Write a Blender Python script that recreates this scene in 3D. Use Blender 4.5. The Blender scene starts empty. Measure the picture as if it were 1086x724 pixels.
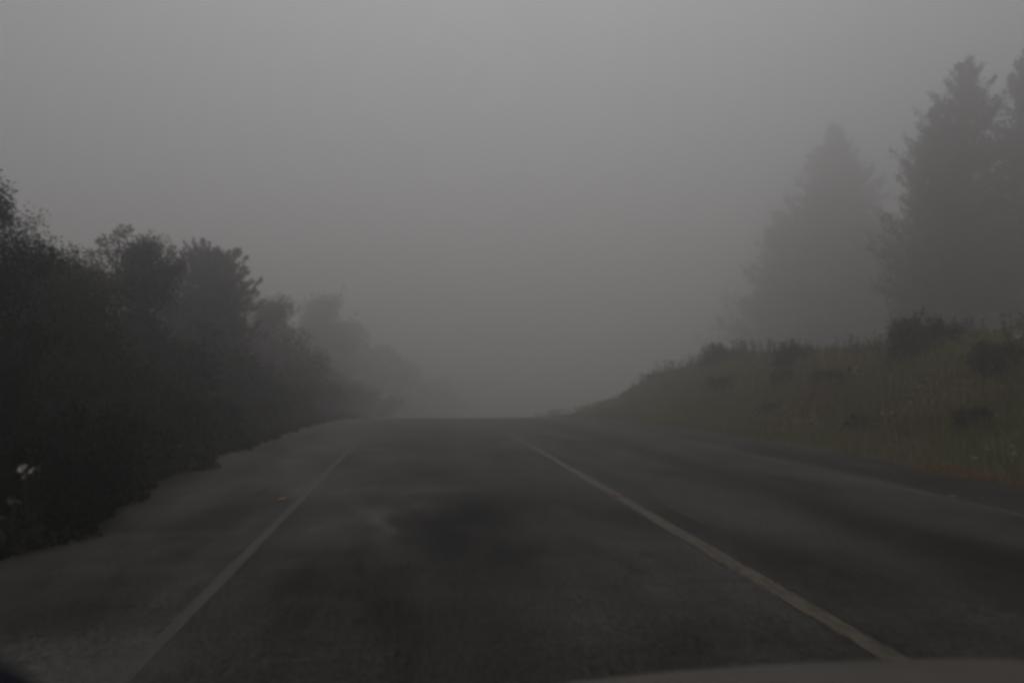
import bpy, math
import numpy as np

# ------------------------------------------------------------------ camera, sky, sun, exposure
S = bpy.context.scene
COL = S.collection
cam_d = bpy.data.cameras.new('camera'); cam = bpy.data.objects.new('camera', cam_d); COL.objects.link(cam)
cam.location = (0, 0, 1.4)
cam.rotation_euler = (math.radians(90 + 2.68), 0, math.radians(-6.49))
cam_d.sensor_width = 36; cam_d.lens = 28.84
cam_d.clip_start = 0.05; cam_d.clip_end = 2000
cam_d.dof.use_dof = True; cam_d.dof.focus_distance = 10.0; cam_d.dof.aperture_fstop = 1.7
S.camera = cam

SUN_EL, SUN_AZ = 69, 4
w = bpy.data.worlds.new('World'); S.world = w; w.use_nodes = True
nt = w.node_tree; bg = nt.nodes['Background']
sky = nt.nodes.new('ShaderNodeTexSky'); sky.sky_type = 'NISHITA'; sky.sun_disc = False
sky.sun_elevation = math.radians(SUN_EL); sky.sun_rotation = math.radians(SUN_AZ)
sky.dust_density = 6; sky.air_density = 1.0
hs = nt.nodes.new('ShaderNodeHueSaturation'); hs.inputs['Saturation'].default_value = 0.32
nt.links.new(sky.outputs[0], hs.inputs['Color'])
# overcast: the cloud deck is brighter towards the zenith
tc = nt.nodes.new('ShaderNodeTexCoord'); sx = nt.nodes.new('ShaderNodeSeparateXYZ'); nt.links.new(tc.outputs['Generated'], sx.inputs[0])
mr = nt.nodes.new('ShaderNodeMapRange'); nt.links.new(sx.outputs['Z'], mr.inputs['Value'])
mr.inputs['From Min'].default_value = 0; mr.inputs['From Max'].default_value = 1
mr.inputs['To Min'].default_value = 1.0; mr.inputs['To Max'].default_value = 1.4
vs = nt.nodes.new('ShaderNodeVectorMath'); vs.operation = 'SCALE'
nt.links.new(hs.outputs[0], vs.inputs[0]); nt.links.new(mr.outputs[0], vs.inputs['Scale']); nt.links.new(vs.outputs[0], bg.inputs['Color'])
bg.inputs['Strength'].default_value = 0.06
sl = bpy.data.lights.new('sun', 'SUN'); so = bpy.data.objects.new('sun', sl); COL.objects.link(so)
sl.energy = 0.5; sl.angle = math.radians(60); sl.color = (1, .97, .93)
so.rotation_euler = (math.radians(90 - SUN_EL), 0, math.radians(180 - SUN_AZ))
so.location = (0, 0, 60)

S.view_settings.view_transform = 'Standard'; S.view_settings.look = 'None'
S.view_settings.gamma = 1; S.view_settings.use_curve_mapping = False
S.view_settings.exposure = -0.43
S.render.engine = 'CYCLES'
S.cycles.use_denoising = True
S.cycles.max_bounces = 6; S.cycles.diffuse_bounces = 2; S.cycles.glossy_bounces = 2
S.cycles.volume_bounces = 3; S.cycles.transmission_bounces = 2
S.cycles.filter_width = 3.5
S.cycles.seed = 3

# ------------------------------------------------------------------ helpers
rng = np.random.default_rng(11)

def tag(o, label=None, cat=None, group=None, kind=None):
    if label: o['label'] = label
    if cat: o['category'] = cat
    if group: o['group'] = group
    if kind: o['kind'] = kind
    return o

def empty(name, loc=(0, 0, 0), rz=0, sc=1):
    o = bpy.data.objects.new(name, None); COL.objects.link(o)
    o.location = loc; o.rotation_euler = (0, 0, rz); o.scale = (sc, sc, sc) if np.isscalar(sc) else sc
    o.empty_display_size = .2
    return o

class MB:
    """collects quads and triangles, builds ONE mesh"""
    def __init__(s): s.v = []; s.q = []; s.t = []; s.n = 0
    def add(s, V, Q=None, T=None):
        V = np.asarray(V, float).reshape(-1, 3); s.v.append(V)
        if Q is not None and len(Q): s.q.append(np.asarray(Q, int).reshape(-1, 4) + s.n)
        if T is not None and len(T): s.t.append(np.asarray(T, int).reshape(-1, 3) + s.n)
        s.n += len(V)
    def tube(s, P, R, k=6, cap=True):
        P = np.asarray(P, float); R = np.asarray(R, float); n = len(P)
        D = np.gradient(P, axis=0); D /= np.linalg.norm(D, axis=1)[:, None] + 1e-9
        ref = np.array([.31, .95, .02]) if abs(D[0][2]) > .7 else np.array([0, 0, 1.])
        A = np.cross(D, ref); A /= np.linalg.norm(A, axis=1)[:, None] + 1e-9
        B = np.cross(D, A)
        th = np.arange(k) * 2 * np.pi / k
        V = P[:, None] + R[:, None, None] * (np.cos(th)[None, :, None] * A[:, None] + np.sin(th)[None, :, None] * B[:, None])
        Q = [(i * k + j, i * k + (j + 1) % k, (i + 1) * k + (j + 1) % k, (i + 1) * k + j) for i in range(n - 1) for j in range(k)]
        V = V.reshape(-1, 3); T = []
        if cap:
            V = np.vstack([V, P[0], P[-1]]); a, b = n * k, n * k + 1
            T = [(a, (j + 1) % k, j) for j in range(k)] + [(b, (n - 1) * k + j, (n - 1) * k + (j + 1) % k) for j in range(k)]
        s.add(V, Q, T)
    def leaves(s, C, D, L, W, r, fold=.0):
        """diamond leaves: base C, direction D, length L, width W"""
        n = len(C); D = D / (np.linalg.norm(D, axis=1)[:, None] + 1e-9)
        X = np.cross(D, r.normal(size=(n, 3))); X /= np.linalg.norm(X, axis=1)[:, None] + 1e-9
        N = np.cross(D, X)
        L = np.broadcast_to(np.asarray(L, float), (n,))[:, None]; W = np.broadcast_to(np.asarray(W, float), (n,))[:, None]
        m = C + D * L * .45
        V = np.stack([C, m + X * W * .5 + N * W * fold, C + D * L, m - X * W * .5 + N * W * fold], 1)
        s.add(V, np.arange(4 * n).reshape(n, 4))
    def box(s, a, b):
        x0, y0, z0 = a; x1, y1, z1 = b
        V = [(x, y, z) for z in (z0, z1) for y in (y0, y1) for x in (x0, x1)]
        s.add(V, [(0, 2, 3, 1), (4, 5, 7, 6), (0, 1, 5, 4), (2, 6, 7, 3), (0, 4, 6, 2), (1, 3, 7, 5)])
    def grid(s, P):
        a, b = P.shape[:2]
        I = np.arange(a * b).reshape(a, b)
        s.add(P.reshape(-1, 3), np.stack([I[:-1, :-1], I[:-1, 1:], I[1:, 1:], I[1:, :-1]], -1).reshape(-1, 4))
    def build(s, name, mat, parent=None, smooth=False, uv=None):
        me = bpy.data.meshes.new(name)
        V = np.concatenate(s.v); q = np.concatenate(s.q) if s.q else np.zeros((0, 4), int)
        t = np.concatenate(s.t) if s.t else np.zeros((0, 3), int)
        me.vertices.add(len(V)); me.vertices.foreach_set('co', V.astype(np.float32).ravel())
        li = np.concatenate([q.ravel(), t.ravel()]).astype(np.int32)
        me.loops.add(len(li)); me.loops.foreach_set('vertex_index', li)
        tot = np.concatenate([np.full(len(q), 4), np.full(len(t), 3)]).astype(np.int32)
        st = np.concatenate([[0], np.cumsum(tot)[:-1]]).astype(np.int32)
        me.polygons.add(len(tot)); me.polygons.foreach_set('loop_start', st)
        me.polygons.foreach_set('loop_total', tot)
        if smooth: me.polygons.foreach_set('use_smooth', np.ones(len(tot), bool))
        me.update(calc_edges=True)
        if uv is not None:
            l = me.uv_layers.new(name='road_uv'); l.data.foreach_set('uv', np.asarray(uv, np.float32)[li].ravel())
        me.materials.append(mat)
        o = bpy.data.objects.new(name, me); COL.objects.link(o)
        if parent: o.parent = parent
        return o

def copy_thing(root, loc, rz=0, sc=1, label=None, group=None):
    c = root.copy(); COL.objects.link(c)
    c.location = loc; c.rotation_euler = (0, 0, rz); c.scale = (sc, sc, sc) if np.isscalar(sc) else sc
    if label: c['label'] = label
    if group: c['group'] = group
    for ch in list(root.children):
        d = ch.copy(); COL.objects.link(d); d.parent = c
        for g in list(ch.children):
            e = g.copy(); COL.objects.link(e); e.parent = d
    return c

# ------------------------------------------------------------------ materials
class NT:
    def __init__(s, name):
        s.m = bpy.data.materials.new(name); s.m.use_nodes = True; s.t = s.m.node_tree
        s.b = s.t.nodes['Principled BSDF']; s.out = s.t.nodes['Material Output']
    def n(s, k, **kw):
        x = s.t.nodes.new(k)
        for a, v in kw.items(): setattr(x, a, v)
        return x
    def l(s, a, b): s.t.links.new(a, b)
    def val(s, x, sock):
        if isinstance(x, (int, float)): sock.default_value = x
        else: s.l(x, sock)
    def math(s, op, a, b=0.0, c=None, clamp=False):
        x = s.n('ShaderNodeMath', operation=op, use_clamp=clamp)
        s.val(a, x.inputs[0]); s.val(b, x.inputs[1])
        if c is not None: s.val(c, x.inputs[2])
        return x.outputs[0]
    def rng(s, x, a, b, c, d):
        r = s.n('ShaderNodeMapRange'); s.l(x, r.inputs['Value'])
        for k, v in zip(('From Min', 'From Max', 'To Min', 'To Max'), (a, b, c, d)): r.inputs[k].default_value = v
        return r.outputs[0]
    def noise(s, vec, sc, det=3, rough=.5):
        x = s.n('ShaderNodeTexNoise'); x.inputs['Scale'].default_value = sc; x.inputs['Detail'].default_value = det
        x.inputs['Roughness'].default_value = rough
        if vec is not None: s.l(vec, x.inputs['Vector'])
        return x.outputs['Fac']
    def mapping(s, vec, scale, loc=(0, 0, 0)):
        m = s.n('ShaderNodeMapping'); s.l(vec, m.inputs['Vector']); m.inputs['Scale'].default_value = scale
        m.inputs['Location'].default_value = loc; return m.outputs[0]
    def mix(s, f, a, b):
        x = s.n('ShaderNodeMix', data_type='RGBA')
        s.val(f, x.inputs[0])
        for v, k in ((a, 6), (b, 7)):
            if isinstance(v, tuple): x.inputs[k].default_value = (*v, 1)
            else: s.l(v, x.inputs[k])
        return x.outputs[2]
    def scale(s, col, f):
        x = s.n('ShaderNodeVectorMath', operation='SCALE'); s.l(col, x.inputs[0]); s.val(f, x.inputs['Scale']); return x.outputs[0]
    def ramp(s, f, stops):
        x = s.n('ShaderNodeValToRGB'); s.l(f, x.inputs[0]); e = x.color_ramp.elements
        while len(e) < len(stops): e.new(.5)
        for i, (p, c) in enumerate(stops): e[i].position = p; e[i].color = (*c, 1)
        return x.outputs[0]
    def bump(s, h, strength, dist):
        x = s.n('ShaderNodeBump'); s.l(h, x.inputs['Height']); x.inputs['Strength'].default_value = strength
        x.inputs['Distance'].default_value = dist; s.l(x.outputs[0], s.b.inputs['Normal'])

def leaf_mat(name, cols, patch=None, patch_scale=.5, trans=.25, lum=.15):
    t = NT(name); g = t.n('ShaderNodeNewGeometry')
    stops = [((i + .5) / len(cols), c) for i, c in enumerate(cols)]
    col = t.ramp(g.outputs['Random Per Island'], stops)
    if patch:
        co = t.n('ShaderNodeNewGeometry').outputs['Position']
        f = t.rng(t.noise(co, patch_scale, 3), .42, .62, 0, .8)
        col = t.mix(f, col, patch)
    col = t.scale(col, lum)
    t.l(col, t.b.inputs['Base Color']); t.b.inputs['Roughness'].default_value = .7
    t.b.inputs['Specular IOR Level'].default_value = .2
    tr = t.n('ShaderNodeBsdfTranslucent'); t.l(col, tr.inputs['Color'])
    mx = t.n('ShaderNodeMixShader'); mx.inputs[0].default_value = trans
    t.l(t.b.outputs[0], mx.inputs[1]); t.l(tr.outputs[0], mx.inputs[2]); t.l(mx.outputs[0], t.out.inputs['Surface'])
    return t.m

def plain(name, col, rough=.6, metal=0, var=.25, sc=12, spec=.25):
    t = NT(name); t.b.inputs['Specular IOR Level'].default_value = spec; co = t.n('ShaderNodeTexCoord').outputs['Object']
    f = t.rng(t.noise(co, sc, 4), .3, .7, 1 - var, 1 + var)
    rgb = t.n('ShaderNodeRGB'); rgb.outputs[0].default_value = (*col, 1)
    t.l(t.scale(rgb.outputs[0], f), t.b.inputs['Base Color'])
    t.b.inputs['Roughness'].default_value = rough; t.b.inputs['Metallic'].default_value = metal
    return t.m

M = {}
M['bark'] = plain('bark', (.07, .055, .045), .9, sc=6)
M['conifer_bark'] = plain('conifer_bark', (.085, .06, .045), .9, sc=4)
M['stem'] = plain('stem', (.06, .06, .03), .8)
M['leaf_dark'] = leaf_mat('leaf_dark', [(.030, .040, .019), (.036, .048, .022), (.043, .055, .026)])
M['leaf_olive'] = leaf_mat('leaf_olive', [(.034, .044, .020), (.050, .058, .028), (.075, .078, .040)], lum=.32)
M['pine'] = leaf_mat('pine_needles', [(.026, .040, .020), (.040, .055, .028), (.058, .068, .034)])
M['conifer'] = leaf_mat('conifer_needles', [(.030, .040, .022), (.046, .054, .030), (.066, .066, .040)])
M['under'] = leaf_mat('ground_cover_leaves', [(.020, .032, .014), (.034, .048, .020), (.050, .060, .028)], (.055, .045, .028), .6)
M['grass'] = leaf_mat('bank_grass', [(.085, .066, .034), (.120, .090, .048), (.160, .112, .062), (.060, .062, .028)], (.090, .098, .026), .45, lum=2.0)
M['dry'] = leaf_mat('dry_grass', [(.20, .12, .05), (.28, .17, .07), (.17, .11, .05)], lum=1)
M['weed'] = leaf_mat('weed_leaves', [(.05, .052, .028), (.085, .07, .042), (.065, .068, .034)], lum=1.3)
M['petal'] = plain('petal', (.38, .36, .31), .6, var=.05)
M['petal_grey'] = plain('dull_petal', (.08, .09, .07), .7, var=.1)
M['yellow'] = plain('spadix', (.55, .36, .06), .6)
M['black'] = plain('black_plastic', (.010, .011, .016), .75, var=.1, spec=.03)
M['rubber'] = plain('rubber', (.02, .02, .02), .85)
M['rim'] = plain('alloy', (.35, .35, .36), .35, .9, var=.05)
M['stud_body'] = plain('stud_body', (.12, .10, .09), .7)
for k, c in (('red', (.24, .05, .045)), ('amber', (.34, .15, .04)), ('clear', (.6, .6, .6))):
    M[k] = plain(k + '_lens', c, .2, var=.05)

def paint_mat(name, col, k, worn=(.020, .018, .016)):
    t = NT(name); co = t.n('ShaderNodeTexCoord').outputs['Object']
    f = t.rng(t.noise(co, 1.6, 4), .3, .7, .75, 1.15)
    wear = t.rng(t.noise(t.mapping(co, (14, 3, 14)), 2.2, 5, .65), .5 - k, .62 - k, 0, 1)
    a = t.n('ShaderNodeRGB'); a.outputs[0].default_value = (*col, 1)
    c = t.mix(wear, worn, t.scale(a.outputs[0], f))
    t.l(c, t.b.inputs['Base Color']); t.b.inputs['Roughness'].default_value = .65; t.b.inputs['Specular IOR Level'].default_value = .19
    return t.m
M['paint'] = paint_mat('road_paint', (.076, .056, .035), .07)
M['paint_worn'] = paint_mat('worn_road_paint', (.050, .042, .036), .0, (.036, .031, .027))
M['paint_thin'] = paint_mat('thin_road_paint', (.070, .063, .052), .02)

def car_paint():
    t = NT('car_paint'); co = t.n('ShaderNodeTexCoord').outputs['Object']
    f = t.rng(t.noise(co, 5, 4), .3, .7, .8, 1.1)
    a = t.n('ShaderNodeRGB'); a.outputs[0].default_value = (.050, .043, .035, 1)
    t.l(t.scale(a.outputs[0], f), t.b.inputs['Base Color'])
    t.b.inputs['Roughness'].default_value = .5; t.b.inputs['Metallic'].default_value = .1; t.b.inputs['Specular IOR Level'].default_value = .2
    return t.m
M['car'] = car_paint()

def asphalt():
    t = NT('asphalt'); uvn = t.n('ShaderNodeUVMap'); uvn.uv_map = 'road_uv'; uv = uvn.outputs[0]
    sep = t.n('ShaderNodeSeparateXYZ'); t.l(uv, sep.inputs[0]); u = sep.outputs[0]
    fine = t.noise(t.mapping(uv, (1, .38, 1)), 34, 5, .75); streak = t.noise(t.mapping(uv, (9, .9, 1)), 2.2, 5, .65)
    big = t.noise(t.mapping(uv, (.75, .22, 1), (3.1, .4, 0)), 1.5, 4, .6)
    cross = t.noise(t.mapping(uv, (.35, 2.4, 1)), 1.2, 4, .6)
    med = t.noise(t.mapping(uv, (1, .6, 1), (8, 2, 0)), 1.1, 3, .55)
    def band(c, wd, amp, wob=.25):
        d = t.math('ADD', u, t.math('MULTIPLY', t.math('SUBTRACT', med, .5), wob * 4))
        d = t.math('DIVIDE', t.math('SUBTRACT', d, c), wd)
        e = t.math('POWER', 2.718, t.math('MULTIPLY', t.math('MULTIPLY', d, d), -1.0))
        return t.math('MULTIPLY', e, amp)
    dark = t.math('ADD', band(.45, .75, .30), band(4.5, .45, .6, .06))
    dark = t.math('MULTIPLY', dark, t.rng(big, .35, .6, .45, 1.1))
    def spot(uc, sc_, ru, rs, skew=0.0):
        v = sep.outputs[1]
        du = t.math('SUBTRACT', t.math('SUBTRACT', u, uc), t.math('MULTIPLY', t.math('SUBTRACT', v, sc_), skew))
        du = t.math('ADD', du, t.math('MULTIPLY', t.math('SUBTRACT', med, .5), 1.5))
        du = t.math('DIVIDE', du, ru); dv = t.math('DIVIDE', t.math('SUBTRACT', v, sc_), rs)
        return t.math('POWER', 2.718, t.math('MULTIPLY', t.math('ADD', t.math('MULTIPLY', du, du), t.math('MULTIPLY', dv, dv)), -1.0))
    dark = t.math('ADD', dark, t.math('MULTIPLY', spot(.35, 7.8, .75, 2.6, .28), .5), clamp=True)
    dark = t.math('MINIMUM', dark, .85)
    pale = t.math('ADD', spot(-.42, 8.4, .16, .9), spot(-1.75, 4.2, .35, .5))  # damp streaks: their sky sheen is put into the colour as paler patches
    pale = t.math('ADD', pale, t.math('MULTIPLY', spot(.1, 10.6, .6, .28), .5))
    lum = t.math('MULTIPLY', t.rng(big, .35, .65, .5, 1.55), t.rng(streak, .3, .7, .82, 1.18))
    lum = t.math('MULTIPLY', lum, t.rng(fine, .38, .62, .35, 1.75))
    lum = t.math('MULTIPLY', lum, t.rng(t.noise(t.mapping(uv, (1, .3, 1)), 90, 3, .8), .36, .64, .5, 1.6))
    lum = t.math('MULTIPLY', lum, t.rng(cross, .35, .65, .86, 1.12))
    lum = t.math('MULTIPLY', lum, t.math('SUBTRACT', 1.0, dark))
    lum = t.math('MULTIPLY', lum, t.rng(u, -1.34, -1.44, 1, 1.35))     # the left shoulder is paler than the lane
    # right shoulder beyond the edge line is older and darker
    sh = t.rng(u, 6.25, 6.45, 1, .66)
    lum = t.math('MULTIPLY', lum, sh)
    vor = t.n('ShaderNodeTexVoronoi', feature='DISTANCE_TO_EDGE'); vor.inputs['Scale'].default_value = .45
    dist = t.n('ShaderNodeVectorMath', operation='ADD'); t.l(uv, dist.inputs[0])
    nz = t.n('ShaderNodeTexNoise'); nz.inputs['Scale'].default_value = 1.5; t.l(uv, nz.inputs['Vector']); t.l(nz.outputs['Color'], dist.inputs[1])
    t.l(dist.outputs[0], vor.inputs['Vector'])
    crack = t.math('MULTIPLY', t.rng(vor.outputs['Distance'], 0, .012, .6, 0), t.rng(big, .5, .55, 0, 1))
    lum = t.math('MULTIPLY', lum, t.math('SUBTRACT', 1.0, crack))
    base = t.mix(t.rng(med, .4, .65, 0, 1), (.058, .054, .047), (.068, .060, .052))
    lum = t.math('ADD', lum, t.math('MULTIPLY', pale, t.rng(fine, .35, .65, .8, 2.6)))
    t.l(t.scale(base, t.math('MULTIPLY', lum, .22)), t.b.inputs['Base Color'])
    damp = t.math('MULTIPLY', t.rng(t.noise(t.mapping(uv, (1, .55, 1), (1.3, 6.2, 0)), 1.3, 4, .6), .53, .66, 0, 1), t.rng(u, .2, -.4, 0, 1))
    t.l(t.math('SUBTRACT', t.rng(fine, .3, .7, .56, .68), t.math('MULTIPLY', damp, .10)), t.b.inputs['Roughness'])
    t.l(t.math('MULTIPLY', t.math('POWER', lum, .8), .085), t.b.inputs['Specular IOR Level'])
    t.bump(t.math('ADD', fine, t.math('MULTIPLY', streak, .5)), .7, .006)
    return t.m
M['asphalt'] = asphalt()

def soil():
    t = NT('soil'); co = t.n('ShaderNodeNewGeometry').outputs['Position']
    c = t.ramp(t.noise(co, .8, 6, .65), [(.3, (.035, .030, .020)), (.5, (.050, .048, .026)), (.7, (.075, .058, .038))])
    t.l(c, t.b.inputs['Base Color']); t.b.inputs['Roughness'].default_value = .95
    t.bump(t.noise(co, 9, 5), .6, .05)
    return t.m
M['soil'] = soil()

# ------------------------------------------------------------------ terrain functions (u across, s along the road)
def bend(s):
    s = np.asarray(s, float)
    b = np.where(s > 50, (s - 50) ** 2 / 500, 0); return np.where(s > 120, 9.8 + .28 * (s - 120), b)
def prof(s):
    s = np.asarray(s, float)
    z = np.where(s > 15, -(s - 15) ** 2 / 1342, 0); return np.where(s > 55, -1.192 - .0596 * (s - 55), z)
def wav(x, y):
    return (np.sin(x * 1.3 + 1.7 * np.sin(y * .41)) + np.sin(y * .9 + 2.1 * np.sin(x * .53 + 1)) + .6 * np.sin(x * 2.9 + y * 2.3)) / 2.6
def cross(u, s):
    u = np.asarray(u, float); s = np.asarray(s, float)
    H = np.interp(s, [-100, 25, 32, 40, 48, 56, 400], [1.85, 1.9, 2.0, 1.55, .35, -.5, -.5])
    t = np.clip((u - 8.0) / 4.2, 0, 1); t = t * t * (3 - 2 * t)
    r = t * H + .07 * np.clip(u - 12, 0, 40) * np.interp(s, [30, 60], [1, .35])
    l = .13 * np.clip(-u - 4.6, 0, 14)
    n = wav(u * .8, s * .5) * .12 * np.clip((np.abs(u - 2.3) - 6.6) / 2.5, 0, 1)
    return r + l + n
def P(u, s, h=0):
    return np.stack([np.asarray(u, float) + bend(s), np.broadcast_to(np.asarray(s, float), np.shape(u)) * 1.0, prof(s) + cross(u, s) + h], -1)

su = np.concatenate([-np.geomspace(230, 9, 16), np.arange(-8, -3.5, .4), [-3.3, 7.7], np.arange(8, 14, .35), np.geomspace(14.5, 230, 16)])
ss = np.concatenate([np.arange(-60, 0, 6), np.arange(0, 70, .8), np.geomspace(70, 330, 30)])
U, SS = np.meshgrid(su, ss)
g = P(U, SS); inside = (U > -3.4) & (U < 7.9); g[..., 2] -= np.where(inside, .03, 0)
mb = MB(); mb.grid(g); tag(mb.build('ground', M['soil'], smooth=True), kind='structure')

def strip(name, u0, u1, nu, mat, h, s0=-60, s1=330, edge=0):
    ss = np.concatenate([np.arange(s0, 0, 4), np.arange(0, 60, .25), np.geomspace(60, s1, 40)])
    ss = ss[ss >= s0]
    uu = np.linspace(u0, u1, nu)
    U, SS = np.meshgrid(uu, ss)
    if edge:
        U[:, 0] += edge * wav(SS[:, 0] * 2.1, SS[:, 0] * .7); U[:, -1] += edge * wav(SS[:, 0] * 1.7 + 4, SS[:, 0] * .9)
    g = np.stack([U + bend(SS), SS, prof(SS) + h], -1)
    mb = MB(); mb.grid(g)
    return tag(mb.build(name, mat, smooth=True, uv=np.stack([U.ravel(), SS.ravel()], -1)), kind='structure')
strip('road', -3.75, 8.05, 24, M['asphalt'], 0, edge=.12)
strip('edge_line', -1.41, -1.32, 2, M['paint_worn'], .004, edge=.006)
strip('centre_line', 2.31, 2.455, 2, M['paint'], .004, edge=.006)
strip('outer_line', 6.14, 6.24, 2, M['paint_thin'], .004, edge=.006)

# ------------------------------------------------------------------ haze
hz = NT('haze'); hz.t.nodes.remove(hz.b)
pv = hz.n('ShaderNodeVolumePrincipled'); pv.inputs['Density'].default_value = 0.0205
pv.inputs['Color'].default_value = (.958, .949, .940, 1); pv.inputs['Anisotropy'].default_value = 0.85
hz.l(pv.outputs[0], hz.out.inputs['Volume'])
mb = MB(); mb.box((-300, -70, -24), (420, 345, 32)); tag(mb.build('haze', hz.m), kind='stuff')

# ------------------------------------------------------------------ trees and plants
def unit(a): return a / (np.linalg.norm(a, axis=-1, keepdims=True) + 1e-9)

def ball(r_, n): return unit(r_.normal(size=(n, 3))) * (r_.random((n, 1)) ** .5)

def curve(a, b, sag, n=5):
    t = np.linspace(0, 1, n)[:, None]; a = np.asarray(a); b = np.asarray(b)
    return a * (1 - t) + b * t + np.array([0, 0, 1.]) * sag * (t * (1 - t)) * 4

def bushy_tree(seed, h, r, lo=.12, ncl=90, per=170, leaf=(.10, .045), sig=.34, mode='leaf', mat='leaf_dark',
               wisps=6, power=.75, lean=(0, 0), trunk_r=None):
    """trunk with limbs + crown of leaf clumps; returns the two mesh builders"""
    r_ = np.random.default_rng(seed); T = MB(); K = MB()
    tr = trunk_r or .028 * h
    top = np.array([lean[0], lean[1], h * .93])
    tt = np.linspace(0, 1, 9); tp = np.outer(tt, top) + np.c_[np.sin(tt * 5 + seed) * .07 * h * tt * (1 - tt), np.cos(tt * 4 + seed) * .06 * h * tt * (1 - tt), 0 * tt]
    tp[0, 2] = -.25
    T.tube(tp, tr * (1 - tt * .88), 8)
    ph = r_.uniform(0, 6.28, 6)
    def R(z, th):
        prof_ = (np.clip(1 - z, 0, 1) ** power) * min(1, (z - lo) / .22 + .55)
        return r * prof_ * 1.35 * (1 + .28 * math.sin(2 * th + ph[0] + 5 * z) + .22 * math.sin(3 * th + ph[1] - 8 * z) + .16 * math.sin(9 * z + ph[2]))
    for i in range(ncl):
        z = lo + (1 - lo) * (r_.random() ** .8) * .97; th = r_.uniform(0, 6.283)
        rr = R(z, th) * (r_.random() ** .4)
        c = np.array([rr * math.cos(th) + lean[0] * z, rr * math.sin(th) + lean[1] * z, z * h])
        za = max(.06, z - .10 - .35 * rr / h); a = np.array([np.interp(za, tt * .93, tp[:, k]) for k in range(3)])
        pts = curve(a, c, -.04 * h); rb = tr * .30 * (1 - z * .6)
        T.tube(pts, np.linspace(rb, .008, 5), 4, cap=False)
        s_ = sig * r_.uniform(.7, 1.25)
        if mode == 'leaf':
            n = int(per * r_.uniform(.6, 1.3)); off = ball(r_, n) * [s_ * 1.75, s_ * 1.75, s_ * 1.25]
            d = off + r_.normal(size=(n, 3)) * s_ * .8 + [0, 0, -.1]
            K.leaves(c + off, d, leaf[0] * r_.uniform(.6, 1.3, n), leaf[1] * r_.uniform(.7, 1.2, n), r_)
        else:                                   # upright needle candles
            for k in range(max(3, per // 26)):
                o = r_.normal(size=3) * [s_, s_, s_ * .75]; up = unit(np.array([o[0], o[1], .25 + abs(r_.normal()) * .5 * s_ + .25]))
                b = c + o; L = r_.uniform(.16, .34); n = 30
                T.tube([b - up * .25 + [0, 0, -.05], b, b + up * L], [.012, .009, .004], 3, cap=False)
                f = r_.random(n)
                d = up * .9 + unit(r_.normal(size=(n, 3))) * .75
                K.leaves(b + np.outer(f, up) * L, d, leaf[0] * r_.uniform(.7, 1.2, n), leaf[1], r_)
    for i in range(wisps):                      # thin shoots that stick out of the crown
        th = r_.uniform(0, 6.283); z = r_.uniform(.72, .97)
        a = np.array([lean[0] * z, lean[1] * z, z * h * .93])
        d = unit(np.array([math.cos(th), math.sin(th), r_.uniform(.6, 1.6)])); L = r_.uniform(.12, .24) * h
        rr = R(min(z, .95), th) * .6
        b = a + np.array([math.cos(th), math.sin(th), 0]) * rr + d * L
        pts = curve(a, b, -.05 * h, 7); T.tube(pts, np.linspace(.018, .004, 7), 4, cap=False)
        for q in pts[3:]:
            n = int(per * .22); off = r_.normal(size=(n, 3)) * .10
            K.leaves(q + off * .65, off + d * .08 + r_.normal(size=(n, 3)) * .05, leaf[0] * .75 * r_.uniform(.6, 1.2, n), leaf[1] * .75, r_)
    return T, K

def place_tree(name, T, K, u, s, rz, label, cat='tree', group=None, mat='leaf_dark', bark='bark', sc=1):
    t = empty(name, tuple(P(u, s)), rz, sc)
    tag(t, label, cat, group)
    T.build('trunk', M[bark], t); K.build('crown', M[mat], t)
    return t

LG = 'trees in the row left of the road'
def su_(X, Y): return X - float(bend(Y)), Y
A = place_tree('leafy_tree', *bushy_tree(1, 3.5, .85, .04, 150, 520, (.045, .022), .22, wisps=6, power=.45), -4.95, 9.3, 0,
    'nearest and darkest leafy tree cut off by the left edge of the photo', group=LG)
B = place_tree('leafy_tree', *bushy_tree(2, 3.1, .95, .04, 150, 380, (.052, .025), .23, wisps=7, power=.35), -5.4, 13.3, .4,
    'broad flat-topped leafy tree between the cut-off tree and the wispy one', group=LG, mat='leaf_olive')
C_ = place_tree('leafy_tree', *bushy_tree(3, 4.3, .72, .04, 110, 300, (.065, .03), .22, wisps=0, power=.5), -5.85, 18.4, 1.1,
    'narrow dark tree with thin wispy side branches, left of the bushy pine', group=LG)
D_ = place_tree('pine_tree', *bushy_tree(4, 5.45, 1.4, .06, 240, 210, (.13, .028), .30, mode='pine', wisps=0, power=.42), -6.9, 28, 2.0,
    'bushy pine with upright needle tufts, the right-hand peak of the dark tree row', cat='pine', group=LG, mat='pine')
# wispy side branches of the narrow tree
r_ = np.random.default_rng(77); T = MB(); K = MB()
for dx, dz, n in ((-.95, 4.85, 9), (-.65, 4.95, 8), (-1.2, 4.5, 8), (.85, 4.3, 7), (.7, 4.6, 6), (-.45, 5.15, 6)):
    q = curve((0, 0, 2.9), (dx * .86, -.2, dz * .86), -.25 if dx < 0 else -.35, n); T.tube(q, np.linspace(.035, .006, n), 5)
    for p in q[n // 2:]:
        m = 110; off = ball(r_, m) * .15
        K.leaves(p + off, off + r_.normal(size=(m, 3)) * .05, .07, .032, r_)
sb = T.build('side_branch', M['bark'], C_); sb.rotation_euler = (0, 0, -1.1)
K.build('sparse_leaves', M['leaf_olive'], sb)

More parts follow.
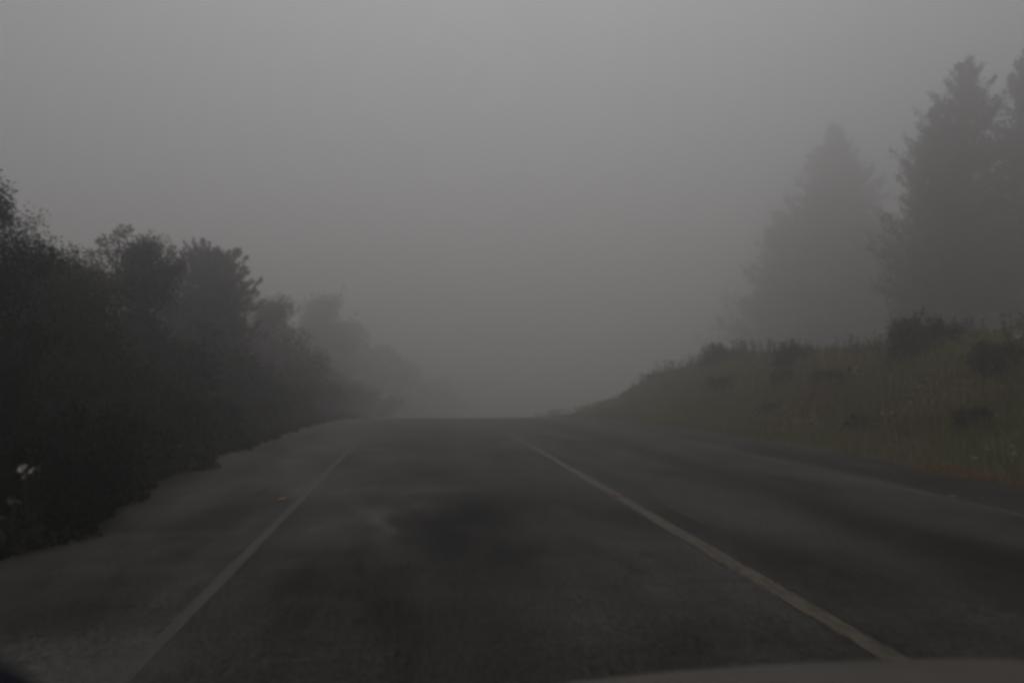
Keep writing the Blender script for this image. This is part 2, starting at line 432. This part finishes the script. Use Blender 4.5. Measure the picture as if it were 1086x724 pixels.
E_ = place_tree('leafy_tree', *bushy_tree(5, 5.3, 1.3, .05, 110, 150, (.13, .06), .40, wisps=3, power=.4), -6.9, 40, 0,
    'rounded hazy tree just right of the bushy pine, lower than it', group=LG, mat='leaf_olive')
F_ = place_tree('leafy_tree', *bushy_tree(6, 11.2, 2.8, .05, 150, 150, (.20, .095), .58, wisps=6, power=.45), -10.6, 79, .7,
    'pale hazy tree with feathery twigs on top, last clear one of the left row', group=LG, mat='leaf_olive')
FG = 'faint trees where the road disappears in the fog'
for (X, Y, Z, r, seed) in ((-8.4, 96, 8.4, 3.2, 7), (-5.2, 112, 6.4, 3.2, 8), (-1.6, 130, 4.6, 3.6, 9), (4.0, 150, 2.0, 3.8, 10)):
    u, s = su_(X, Y); h = Z - P(u, s)[2] - .5
    place_tree('leafy_tree', *bushy_tree(seed, h, r, .04, 130, 110, (.26, .13), .6, wisps=2, power=.4), u, s, seed,
        'faint tree crown nearly lost in the fog beyond the hazy left row', group=FG, mat='leaf_olive')
# unseen trees beside and behind the car, added to shade the near left side
for (u, s, h, r, seed) in ((-8.6, 5.0, 6.5, 2.0, 41), (-8.8, 0.0, 7.5, 2.4, 42), (-8.6, -6.5, 7.5, 2.4, 43), (-8.8, -13, 7.5, 2.6, 44)):
    place_tree('leafy_tree', *bushy_tree(seed, h, r, .04, 130, 120, (.14, .07), .5, wisps=2, power=.4), u, s, seed,
        'unseen leafy tree continuing the left row, added level with or behind the car for shade', group=LG, mat='leaf_dark')
# the row's second rank behind the front trees, closing the gaps to the sky
SG = 'second rank of trees behind the left row'
for (u, s, h, r, seed) in ((-8.6, 13, 2.6, 1.9, 21), (-9.6, 20, 3.2, 2.2, 22), (-9.6, 27.5, 4.2, 2.2, 23), (-9.6, 35, 4.4, 2.2, 24), (-10, 44, 4.8, 2.4, 25)):
    place_tree('leafy_tree', *bushy_tree(seed, h, r, .04, 80, 130, (.13, .065), .42, wisps=2, power=.4), u, s, seed,
        {21: 'dark leafy tree behind the broad flat-topped tree on the left', 22: 'dark leafy tree behind the wispy-branched tree', 23: 'dark leafy tree behind and left of the bushy pine',
         24: 'dim leafy tree in the second rank, behind the bushy pine', 25: 'dim leafy tree in the second rank, behind the rounded hazy tree'}[seed], group=SG, mat='leaf_dark')

# conifers on the right
def conifer(seed, h, rad, lo=.18, whorls=42, leaders=((0, 0, 1.0),), leaf=(.26, .085), up=.25, per=120, prof=None, var=(.4, 1.15)):
    r_ = np.random.default_rng(seed); T = MB(); K = MB()
    for li, (lx, ly, lf) in enumerate(leaders):
        H = h * lf; tt = np.linspace(0, 1, 10)
        px = lx * np.clip(tt * 2.2, 0, 1) ** .8; py = ly * np.clip(tt * 2.2, 0, 1) ** .8
        tp = np.c_[px, py, tt * H]; tp[0, 2] = -.4
        T.tube(tp, (.019 * h * (.8 if li else 1)) * (1 - tt) ** .8 + .012, 8)
        for i in range(whorls):
            z = lo + (.975 - lo) * (i + r_.random() * .9) / whorls
            nb = 7
            for k in range(nb):
                th = r_.uniform(0, 6.283)
                shape = prof(z) if prof else (1 - z) ** .8
                L = rad * shape * r_.uniform(*var) * (1 + .14 * math.sin(2 * th + seed + z * 5)) + .10
                a = np.array([np.interp(z, tt, tp[:, c]) for c in range(3)])
                e = a + np.array([math.cos(th), math.sin(th), 0]) * L + [0, 0, L * (r_.uniform(up - .3, up + .3) + .7 * max(0, z - .45))]
                m = 6; q = curve(a, e, -.16 * L, m)
                T.tube(q, np.linspace(.012 + .012 * L, .005, m), 4, cap=False)
                n = int(per * (.25 + L / rad)); f = r_.random(n) ** .75
                idx = f * (m - 1); i0 = np.clip(idx.astype(int), 0, m - 2); fr = (idx - i0)[:, None]
                c = q[i0] * (1 - fr) + q[i0 + 1] * fr
                dr = unit(q[i0 + 1] - q[i0]); sd = unit(np.cross(dr, [0, 0, 1.]))
                side = r_.choice([-1, 1], n)[:, None] * (1 - .75 * f[:, None]) * r_.random((n, 1))
                c = c + sd * side * L * .38 + r_.normal(size=(n, 3)) * [.05, .05, .05] + r_.normal(size=(n, 1)) * [0, 0, .05 * L]
                d = dr * 1.0 + sd * np.sign(side) * .7 + r_.normal(size=(n, 3)) * .35 + [0, 0, .25 * up]
                K.leaves(c, d, leaf[0] * r_.uniform(.6, 1.2, n), leaf[1], r_)
    return T, K
CG = 'conifers on top of the right-hand bank'
pf = lambda z: 1.15 * (1 - z) ** .8 * min(1, .35 + (1 - z) * 5) * min(1, (z - .12) / .25 + .35)
def put_conifer(seed, X, Y, Z, rad, label, **kw):
    u, s = su_(X, Y); h = Z - P(u, s)[2]
    place_tree('conifer_tree', *conifer(seed, h, rad, **kw), u, s, 0, label, 'conifer', CG, 'conifer', 'conifer_bark')
put_conifer(31, 33.2, 46, 21.3, 5.3, 'tallest conifer, with a bare lower trunk standing above the dark bank shrub', lo=.26, whorls=44, up=.30, prof=pf, per=200, var=(.25, 1.3))
put_conifer(32, 30.6, 45, 18.0, 3.6, 'shorter conifer with ragged outstretched branches, left of the tallest one', lo=.22, whorls=40, up=.30, prof=pf, per=200, var=(.25, 1.35))
put_conifer(33, 35.9, 44, 21.2, 5.1, 'conifer cut off by the right edge of the photo', lo=.2, whorls=44, up=.30, prof=pf, per=200, var=(.25, 1.3))
put_conifer(34, 47.2, 88, 31.0, 18.0, 'big broad cone-shaped conifer fading into the fog, leftmost of the conifers', lo=.04, whorls=90, leaf=(.50, .17), up=.05, per=260, prof=lambda z: 1.12 * min(1 - z, .60 + .12 * (1 - z)) * min(1, .4 + (1 - z) * 4))
put_conifer(35, 44.4, 96, 22.5, 10.0, 'lower faint conifer against the left flank of the big cone-shaped one', lo=.05, whorls=44, leaf=(.5, .19), up=.05, per=170, prof=lambda z: (1 - z) ** .8)
put_conifer(36, 45.6, 78, 17.6, 6.8, 'faint bushy conifer filling the gap between the cone-shaped and the ragged conifer', lo=.05, whorls=50, leaf=(.42, .16), up=.05, per=190, prof=lambda z: (1 - z) ** .6)
put_conifer(37, 38.6, 55, 12.9, 5.0, 'low bushy conifer behind the bare trunk of the tallest conifer', lo=.05, whorls=44, leaf=(.38, .14), up=.05, per=190, prof=lambda z: (1 - z) ** .5)
put_conifer(38, 50.0, 66, 20.0, 6.0, 'faint bushy conifer behind the one cut off by the right photo edge', lo=.05, whorls=50, leaf=(.42, .16), up=.05, per=180, prof=lambda z: (1 - z) ** .55)

# shrubs
def shrub(seed, n=5200, R=1.0, H=1.15, leaf=(.060, .030), mat='leaf_dark'):
    r_ = np.random.default_rng(seed); T = MB(); K = MB(); t = empty('shrub')
    k = 26
    for i in range(k):
        th = r_.uniform(0, 6.283); rr = R * .78 * math.sqrt(r_.random()); z = H * r_.uniform(.25, .9) * (1 - .35 * (rr / R) ** 2)
        c = np.array([rr * math.cos(th), rr * math.sin(th), z])
        q = curve((c[0] * .12, c[1] * .12, -.08), c + [0, 0, .1], .05, 5); T.tube(q, np.linspace(.014, .004, 5), 4, cap=False)
        m = n // k; off = ball(r_, m) * [.36 * R, .36 * R, .28 * H]
        cc = c + off; cc[:, 2] = np.abs(cc[:, 2])
        K.leaves(cc, off + r_.normal(size=(m, 3)) * .12 + [0, 0, .08], leaf[0] * r_.uniform(.6, 1.4, m), leaf[1] * r_.uniform(.7, 1.2, m), r_)
        for j in range(3):
            d = unit(np.array([c[0], c[1], z]) + r_.normal(size=3) * .3); e = c + d * r_.uniform(.2, .42)
            T.tube([c, (c + e) / 2, e], [.006, .004, .002], 3, cap=False)
            mm = 22; f = r_.random((mm, 1))
            K.leaves(c + (e - c) * f + r_.normal(size=(mm, 3)) * .02, d + r_.normal(size=(mm, 3)) * .7, leaf[0], leaf[1], r_)
    T.build('stem', M['stem'], t); K.build('foliage', M[mat], t)
    return t
protos = [shrub(51), shrub(52, H=1.3, leaf=(.075, .03)), shrub(53, R=1.15, H=1.0, mat='leaf_olive', leaf=(.055, .034))]
used = [False] * 3
def put_shrub(k, u, s, sc, label, group, rz=None, dz=-.05):
    rz = rng.uniform(0, 6.28) if rz is None else rz
    loc = tuple(P(u, s, dz))
    if not used[k]:
        o = protos[k]; used[k] = True; o.location = loc; o.rotation_euler = (0, 0, rz); o.scale = (sc,) * 3
        tag(o, label, 'shrub', group); return o
    return copy_thing(protos[k], loc, rz, sc, label, group)
VG = 'shrubs along the left road edge'
for k, u, s, sc, lab in (
    (0, -4.15, 6.3, .85, 'low dark shrub at the left edge of the photo, nearest the camera'),
    (1, -3.5, 8.5, .80, 'dark shrub bulging onto the asphalt just in front of the white flowers'),
    (0, -3.8, 10.3, .95, 'dark shrub right behind the one that bulges onto the asphalt'),
    (2, -4.15, 12.0, .85, 'low shrub at the step in the left road edge'),
    (1, -4.45, 14.2, 1.0, 'dark shrub below the wispy tree, set back from the asphalt'),
    (0, -4.45, 17.2, .95, 'dark shrub in front of the pale sprig beside the far road edge'),
    (2, -4.7, 20.5, 1.1, 'shrub at the road edge below the bushy pine'),
    (1, -4.8, 24.5, 1.2, 'greyish shrub at the road edge beyond the bushy pine'),
    (0, -4.9, 29, 1.3, 'hazy shrub at the road edge below the rounded hazy tree')):
    put_shrub(k, u, s, sc, lab, VG)
for i, (u, s, sc) in enumerate(((-5.0, 34, 1.4), (-5.0, 40, 1.5), (-5.2, 47, 1.7), (-5.2, 55, 1.9), (-5.4, 64, 2.0), (-5.4, 75, 2.4))):
    put_shrub(i % 3, u, s, sc, 'faint roadside shrub fading into the fog on the left', 'faint shrubs at the far left road edge')
BL = ['tall dark bush under the tree cut off by the left photo edge', 'tall dark bush below the gap between the cut-off tree and the broad flat-topped one',
      'tall dark bush below the broad flat-topped tree', 'tall dark bush below the wispy-branched tree', 'tall dark bush left of the foot of the bushy pine',
      'tall dark bush at the foot of the bushy pine', 'grey-green bush just right of the bushy pine', 'hazy bush below the rounded hazy tree',
      'hazy bush just beyond the rounded hazy tree', 'pale bush halfway between the rounded hazy tree and the feathery one', 'pale bush below the feathery-twigged hazy tree',
      'last pale bush before the left tree row dissolves in fog', 'dark bush filling the gap behind the broad flat-topped tree', 'dark bush filling the gap behind the wispy-branched tree',
      'dark bush filling the gap behind the bushy pine', 'dim bush filling the gap behind the rounded hazy tree']
for i, (u, s, sc) in enumerate(((-5.4, 8.4, 1.35), (-5.5, 11.0, 1.4), (-5.7, 14.6, 1.55), (-6.0, 18.0, 1.8), (-6.2, 22.6, 1.9), (-6.2, 27.0, 2.0), (-6.2, 31.6, 2.1), (-6.4, 37, 2.3), (-7.2, 43, 2.4), (-7.4, 50, 2.6), (-8, 58, 2.9), (-8.4, 67, 3.2), (-7.6, 14, 1.8), (-8.4, 19, 2.1), (-8.6, 24.5, 2.2), (-8.6, 32, 2.3))):
    put_shrub(i % 3, u, s, sc, BL[i], 'bushes under the left row of trees')

RG = 'shrubs on the right-hand bank'
for k, u, s, sc, lab in (
    (0, 11.7, 17.8, .85, 'dark round shrub on top of the right bank below the bare conifer trunk'),
    (0, 12.3, 18.7, .95, 'dark shrub on the bank top directly behind the round one'),
    (2, 11.0, 14.3, .75, 'yellow-green shrub on the bank at the right edge of the photo'),
    (2, 10.4, 19.5, .6, 'small olive shrub halfway up the right bank'),
    (1, 11.4, 24.0, .7, 'dusty shrub on the bank top left of the dark round shrub'),
    (2, 10.2, 26.0, .7, 'small hazy shrub on the lower bank face'),
    (1, 11.7, 31.0, .8, 'hazy shrub on the bank top where its line starts to fall'),
    (0, 11.9, 40.0, .7, 'faint shrub on the falling far end of the right bank'),
    (2, 9.6, 13.2, .4, 'low olive clump on the bank face beside the right edge, above the dead grass'),
    (2, 9.2, 16.2, .38, 'small olive clump at the foot of the right bank'),
    (2, 10.6, 22.6, .5, 'olive clump high on the bank face, right of the dusty shrub'),
    (2, 9.4, 21.0, .4, 'small greyish clump near the bank foot in the middle distance')):
    put_shrub(k, u, s, sc, lab, RG)

# tall weeds on the bank
def weed(seed):
    r_ = np.random.default_rng(seed); T = MB(); K = MB(); t = empty('tall_weed')
    for i in range(11):
        th = r_.uniform(0, 6.283); L = r_.uniform(.5, 1.05); sp = r_.uniform(.05, .4)
        q = curve((0, 0, -.05), (sp * math.cos(th), sp * math.sin(th), L), .05, 7); T.tube(q, np.linspace(.006, .002, 7), 3, cap=False)
        for p in q[2:]:
            m = 14; d = r_.normal(size=(m, 3)) + [0, 0, .7]
            K.leaves(np.repeat(p[None], m, 0) + r_.normal(size=(m, 3)) * .018, d, r_.uniform(.03, .09, m), .02, r_)
    T.build('stem', M['stem'], t); K.build('leaves', M['weed'], t); return t
wp = [weed(61), weed(62)]; wu = [False, False]
for i in range(84):
    s = 12 + 40 * (i / 84) ** 1.1 + rng.uniform(-.4, .4); u = rng.uniform(11.6, 12.8); sc = rng.uniform(.35, .75 + .5 * min(1, i / 40)); k = i % 2
    loc = tuple(P(u, s)); rz = rng.uniform(0, 6.28); lab = 'wispy tall weed sticking up along the top of the right bank'
    if not wu[k]:
        wu[k] = True; o = wp[k]; o.location = loc; o.scale = (sc,) * 3; tag(o, lab, 'weed', 'tall weeds along the bank top')
    else: copy_thing(wp[k], loc, rz, sc, lab, 'tall weeds along the bank top')

# grass over the bank (uncountable)
def blades(n, us, ss, hh, wd, lean=.35, seed=5):
    r_ = np.random.default_rng(seed)
    u = us(r_, n); s = ss(r_, n); b = P(u, s, -.02)
    cl = .75 + .45 * wav(u * 3.1, s * 2.3)
    h = hh(u, s) * np.clip(cl, .3, 1.3) * r_.uniform(.45, 1.15, n)
    th = r_.uniform(0, 6.283, n); le = r_.uniform(.1, 1, n) * lean * h
    d = np.c_[np.cos(th), np.sin(th), np.zeros(n)]; sd = np.c_[-np.sin(th), np.cos(th), np.zeros(n)]
    w_ = (wd * (1 + np.clip(s - 10, 0, 80) / 22))[:, None]
    m = b + d * (le * .35)[:, None] + np.c_[np.zeros(n), np.zeros(n), h * .6]
    t = b + d * le[:, None] + np.c_[np.zeros(n), np.zeros(n), h]
    V = np.stack([b - sd * w_ * .5, b + sd * w_ * .5, m + sd * w_ * .42, m - sd * w_ * .42, t], 1)
    i = np.arange(n)[:, None] * 5
    return V.reshape(-1, 3), i + [0, 1, 2, 3], i + [3, 2, 4]
mb = MB()
mb.add(*blades(150000, lambda r, n: 7.95 + 6.0 * r.random(n) ** .85, lambda r, n: 3 + 62 * r.random(n) ** 1.35,
    lambda u, s: np.clip(.22 + (u - 7.9) * .22, .12, .62) * np.interp(s, [38, 52], [1, .3]), .016))
mb.add(*blades(30000, lambda r, n: 13 + 26 * r.random(n) ** 1.3, lambda r, n: 8 + 80 * r.random(n), lambda u, s: np.interp(s, [38, 52], [.7, .3]), .03, seed=6))
# broad-leaved scrub mixed through
r_ = np.random.default_rng(8); n = 45000
u = 8.4 + 5.2 * r_.random(n) ** .8; s = 4 + 60 * r_.random(n) ** 1.4
clump = wav(u * 2.2 + 3, s * 1.4) > .05
u = u[clump]; s = s[clump]; n = len(u)
mb.leaves(P(u, s, 0) + np.c_[np.zeros(n), np.zeros(n), r_.uniform(.05, .5, n)], r_.normal(size=(n, 3)) + [0, 0, .8], r_.uniform(.05, .12, n), .045 * (1 + s / 40), r_)
tag(mb.build('bank_grass', M['grass']), 'brownish rough grass and scrub covering the sloping bank right of the road', 'grass', kind='stuff')

# left ground cover
r_ = np.random.default_rng(9); n = 90000
mb = MB(); s = 3 + 60 * r_.random(n) ** 1.5
ed = -3.35 + .22 * np.exp(-((s - 8.4) / 1.8) ** 2) - .35 * wav(s * 1.6, s * .37) - np.clip(s - 9, 0, 12) * .02
u = ed - 6.5 * r_.random(n) ** 1.2
hh = np.clip((ed - u) * .55, .03, .62) * r_.random(n)
mb.leaves(P(u, s, 0) + np.c_[np.zeros(n), np.zeros(n), hh], r_.normal(size=(n, 3)) + [0, 0, .5], r_.uniform(.05, .12, n), .04 * (1 + s / 30), r_)
V, Q, T = blades(22000, lambda r, n: -3.5 - 2.2 * r.random(n), lambda r, n: 3 + 50 * r.random(n) ** 1.4, lambda u, s: np.clip((-3.4 - u) * .5, .08, .5), .012, seed=12)
mb.add(V, Q, T)
tag(mb.build('ground_cover', M['under']), 'dark leafy undergrowth spilling onto the left edge of the asphalt', 'undergrowth', kind='stuff')

# dry grass at the foot of the bank
def dry_patch(u0, s0, ru, rs, n, seed, label):
    mb = MB(); V, Q, T = blades(n, lambda r, n: u0 + ru * r.normal(size=n), lambda r, n: s0 + rs * r.normal(size=n), lambda u, s: .16 + 0 * u, .012, 1.0, seed)
    mb.add(V, Q, T); tag(mb.build('dry_grass', M['dry']), label, 'dry grass', kind='stuff')
dry_patch(7.95, 11.4, .12, .55, 1700, 71, 'orange-brown patch of dead grass at the foot of the right bank, beyond the outer line')
dry_patch(8.05, 9.9, .10, .35, 1100, 72, 'small reddish patch of dead grass at the bank foot beside the right edge of the photo')

# flowers
def lily(size, mat, seed):
    r_ = np.random.default_rng(seed); mb = MB(); nr, nt_ = 7, 16
    G = np.zeros((nr, nt_ + 1, 3))
    for i in range(nr):
        f = i / (nr - 1); rad = size * (.08 + .42 * f ** 1.6)
        for j in range(nt_ + 1):
            a = 2 * math.pi * j / nt_
            G[i, j] = (rad * math.cos(a) * (1 + .15 * f * math.sin(3 * a)), rad * math.sin(a) * (1 + .2 * f), size * (.75 * f - .25 * f ** 3 * (1 - math.cos(a))))
    mb.grid(G); return mb
def flower_plant(name, X, Y, Z, blooms, mat, label, cat='flower'):
    u, s = su_(X, Y); b = P(u, s); t = empty(name, tuple(b)); tag(t, label, cat, 'pale flowers among the greenery')
    T = MB(); K = MB(); r_ = np.random.default_rng(int(Y * 10))
    for (dx, dy, dz, size, rx, rz) in blooms:
        e = np.array([dx, dy, Z + dz - b[2]]); q = curve((dx * .3, dy * .3 + .05, -.03), e, .03, 6); T.tube(q, np.linspace(.008, .005, 6), 5)
        f = lily(size, mat, 1).build('flower', M[mat], t, smooth=True); f.location = tuple(e); f.rotation_euler = (rx, 0, rz)
        sp = MB(); sp.tube([(0, 0, size * .1), (0, 0, size * .55)], [size * .05, size * .03], 6); sp.build('spadix', M['yellow'], f)
    for i in range(9):
        a = r_.uniform(0, 6.283); e = np.array([.16 * math.cos(a), .16 * math.sin(a), (Z - b[2]) * r_.uniform(.35, .7)])
        q = curve((0, 0, 0), e, .02, 4); T.tube(q, [.005] * 4, 4, cap=False)
        K.leaves(e[None], np.array([[math.cos(a), math.sin(a), .4]]), .16, .08, r_)
    T.build('stem', M['stem'], t); K.build('leaves', M['leaf_olive'], t)
flower_plant('flowering_plant', -3.27, 7.45, .62, [(-.075, 0, .0, .075, .6, .3), (.065, -.02, .008, .075, .5, -.5), (0, .02, -.012, .06, .7, .0), (-.05, .0, -.05, .05, .9, .0)], 'petal',
    'bright white open blooms above the undergrowth at the left edge of the photo')
flower_plant('flowering_plant', -3.33, 7.25, .40, [(0, 0, 0, .07, 1.1, .2)], 'petal_grey', 'dim greyish bloom just below the bright white blooms')
flower_plant('flowering_plant', -3.5, 9.4, .66, [(0, 0, 0, .07, 1.1, .2), (-.09, .05, .01, .05, 1.2, 0)], 'petal_grey', 'dim pair of small blooms right of the bright white blooms')
flower_plant('flowering_plant', -3.85, 15.1, .50, [(0, 0, 0, .08, 1.1, .2), (-.1, .05, -.09, .07, 1.2, 0)], 'petal_grey', 'pale sprig at the road edge below the bushy pine')
flower_plant('flowering_plant', 11.5, 14.7, 2.25, [(0, -.1, 0, .14, 1.2, -.8)], 'petal', 'single white bloom near the top of the right bank at the photo edge')

# ------------------------------------------------------------------ raised road markers
def stud(u, s, lens, label):
    t = empty('road_marker', tuple(P(u, s, .004))); tag(t, label, 'road marker', 'raised reflective road markers')
    mb = MB(); w_, d_, h_ = .052, .048, .019
    V = [(-w_, -d_, 0), (w_, -d_, 0), (w_, d_, 0), (-w_, d_, 0), (-w_ * .8, -d_ * .45, h_), (w_ * .8, -d_ * .45, h_), (w_ * .8, d_ * .45, h_), (-w_ * .8, d_ * .45, h_)]
    mb.add(V, [(0, 3, 2, 1), (4, 5, 6, 7), (0, 1, 5, 4), (1, 2, 6, 5), (2, 3, 7, 6), (3, 0, 4, 7)]); mb.build('body', M['stud_body'], t)
    for sg in (-1, 1):
        l = MB(); a = np.array([(-w_ * .82, -d_ * .93, .0035), (w_ * .82, -d_ * .93, .0035), (w_ * .70, -d_ * .52, .0185), (-w_ * .70, -d_ * .52, .0185)]) * [1, sg, 1]
        off = np.array([0, -.002 * sg, .0015]); l.add(np.vstack([a, a + off]), [(0, 1, 2, 3), (4, 7, 6, 5), (0, 4, 5, 1), (1, 5, 6, 2), (2, 6, 7, 3), (3, 7, 4, 0)])
        l.build('reflector', M[lens], t)
stud(-1.57, 9.9, 'amber', 'orange road marker on the asphalt just left of the left edge line')
stud(2.385, 9.75, 'red', 'red road marker on the bright centre line')
stud(6.32, 9.2, 'red', 'red road marker beside the thin outer line on the right')

# ------------------------------------------------------------------ the car the picture is taken from
CX = .78
car = empty('car', (CX, 0, 0)); tag(car, 'grey-brown car whose bonnet edge shows along the bottom right of the photo', 'car')
def hood_z(x, y):
    b = np.interp(y, [.5, .9, 1.3, 1.5, 1.6, 1.68, 1.72], [1.02, .985, .925, .882, .845, .78, .70])
    return b - .014 - .042 * (np.abs(x) / .7) ** 2.3
gx, gy = np.meshgrid(np.linspace(-.80, .80, 41), np.linspace(.5, 1.72, 40))
G = np.stack([gx, gy, hood_z(gx, gy)], -1); mb = MB(); mb.grid(G)
bon = mb.build('bonnet', M['car'], car, smooth=True)
so_ = bon.modifiers.new('thickness', 'SOLIDIFY'); so_.thickness = .012; so_.offset = -1
def rrect(cx, cz, hw, hh, rad, n=6):
    pts = []
    for (sx, sz, a0) in ((1, 1, 0), (-1, 1, 90), (-1, -1, 180), (1, -1, 270)):
        for i in range(n):
            a = math.radians(a0 + 90 * i / (n - 1)); pts.append((cx + sx * (hw - rad) + rad * math.cos(a), cz + sz * (hh - rad) + rad * math.sin(a)))
    return np.array(pts)
secs = []
for y, hw, z0, z1 in ((-2.7, .70, .5, .85), (-2.6, .86, .34, .93), (-1.5, .94, .27, .94), (.2, .95, .26, .93), (1.0, .93, .26, .86), (1.5, .90, .27, .76), (1.72, .84, .30, .66), (1.82, .70, .36, .60)):
    p = rrect(0, (z0 + z1) / 2, hw, (z1 - z0) / 2, .12); secs.append(np.c_[p[:, 0], np.full(len(p), y), p[:, 1]])
k = len(secs[0]); V = np.concatenate(secs); Q = [(i * k + j, i * k + (j + 1) % k, (i + 1) * k + (j + 1) % k, (i + 1) * k + j) for i in range(len(secs) - 1) for j in range(k)]
V = np.vstack([V, secs[0].mean(0), secs[-1].mean(0)]); nn = len(secs) * k
T = [(nn, (j + 1) % k, j) for j in range(k)] + [(nn + 1, (len(secs) - 1) * k + j, (len(secs) - 1) * k + (j + 1) % k) for j in range(k)]
mb = MB(); mb.add(V, Q, T); mb.build('body', M['car'], car, smooth=True)
mb = MB()
for i in range(4): mb.box((-.5, 1.775, .44 + i * .045), (.5, 1.835, .462 + i * .045))
mb.build('grille', M['black'], car)
for sg in (-1, 1):
    mb = MB(); yy = np.array([1.60, 1.68, 1.755, 1.80]); rr = np.array([.10, .10, .085, .02]); mb.tube(np.c_[np.full(4, sg * .66), yy, np.full(4, .56)], rr, 14)
    mb.build('headlight', M['clear'], car, smooth=True)
    for y in (1.02, -1.7):
        wl = MB(); wl.tube([(sg * (.78), y, .33), (sg * .80, y, .33), (sg * .95, y, .33), (sg * .97, y, .33)], [.27, .33, .33, .27], 28); ty = wl.build('wheel', M['rubber'], car, smooth=False)
        rm = MB(); rm.tube([(sg * .968, y, .33), (sg * .982, y, .33)], [.22, .20], 20); rm.build('rim', M['rim'], ty)
# left door mirror
mir = MB(); n1, n2 = 14, 24
for_g = np.zeros((n1, n2 + 1, 3))
for i in range(n1):
    a = -math.pi / 2 + math.pi * i / (n1 - 1)
    for j in range(n2 + 1):
        b = 2 * math.pi * j / n2; e = .62
        sp = lambda v: math.copysign(abs(v) ** e, v)
        for_g[i, j] = (.115 * sp(math.cos(a)) * sp(math.cos(b)), .05 * sp(math.sin(a)), .085 * sp(math.cos(a)) * sp(math.sin(b)))
mir.grid(for_g); mo = mir.build('door_mirror', M['black'], car, smooth=True)
mo.location = (-.365 - CX, .60, 1.128)
st = MB(); st.tube([(0.02, 0, -.06), (.06, -.03, -.16), (.14, -.08, -.22), (.22, -.10, -.25)], [.022, .02, .02, .024], 8); st.build('mirror_stalk', M['black'], mo)
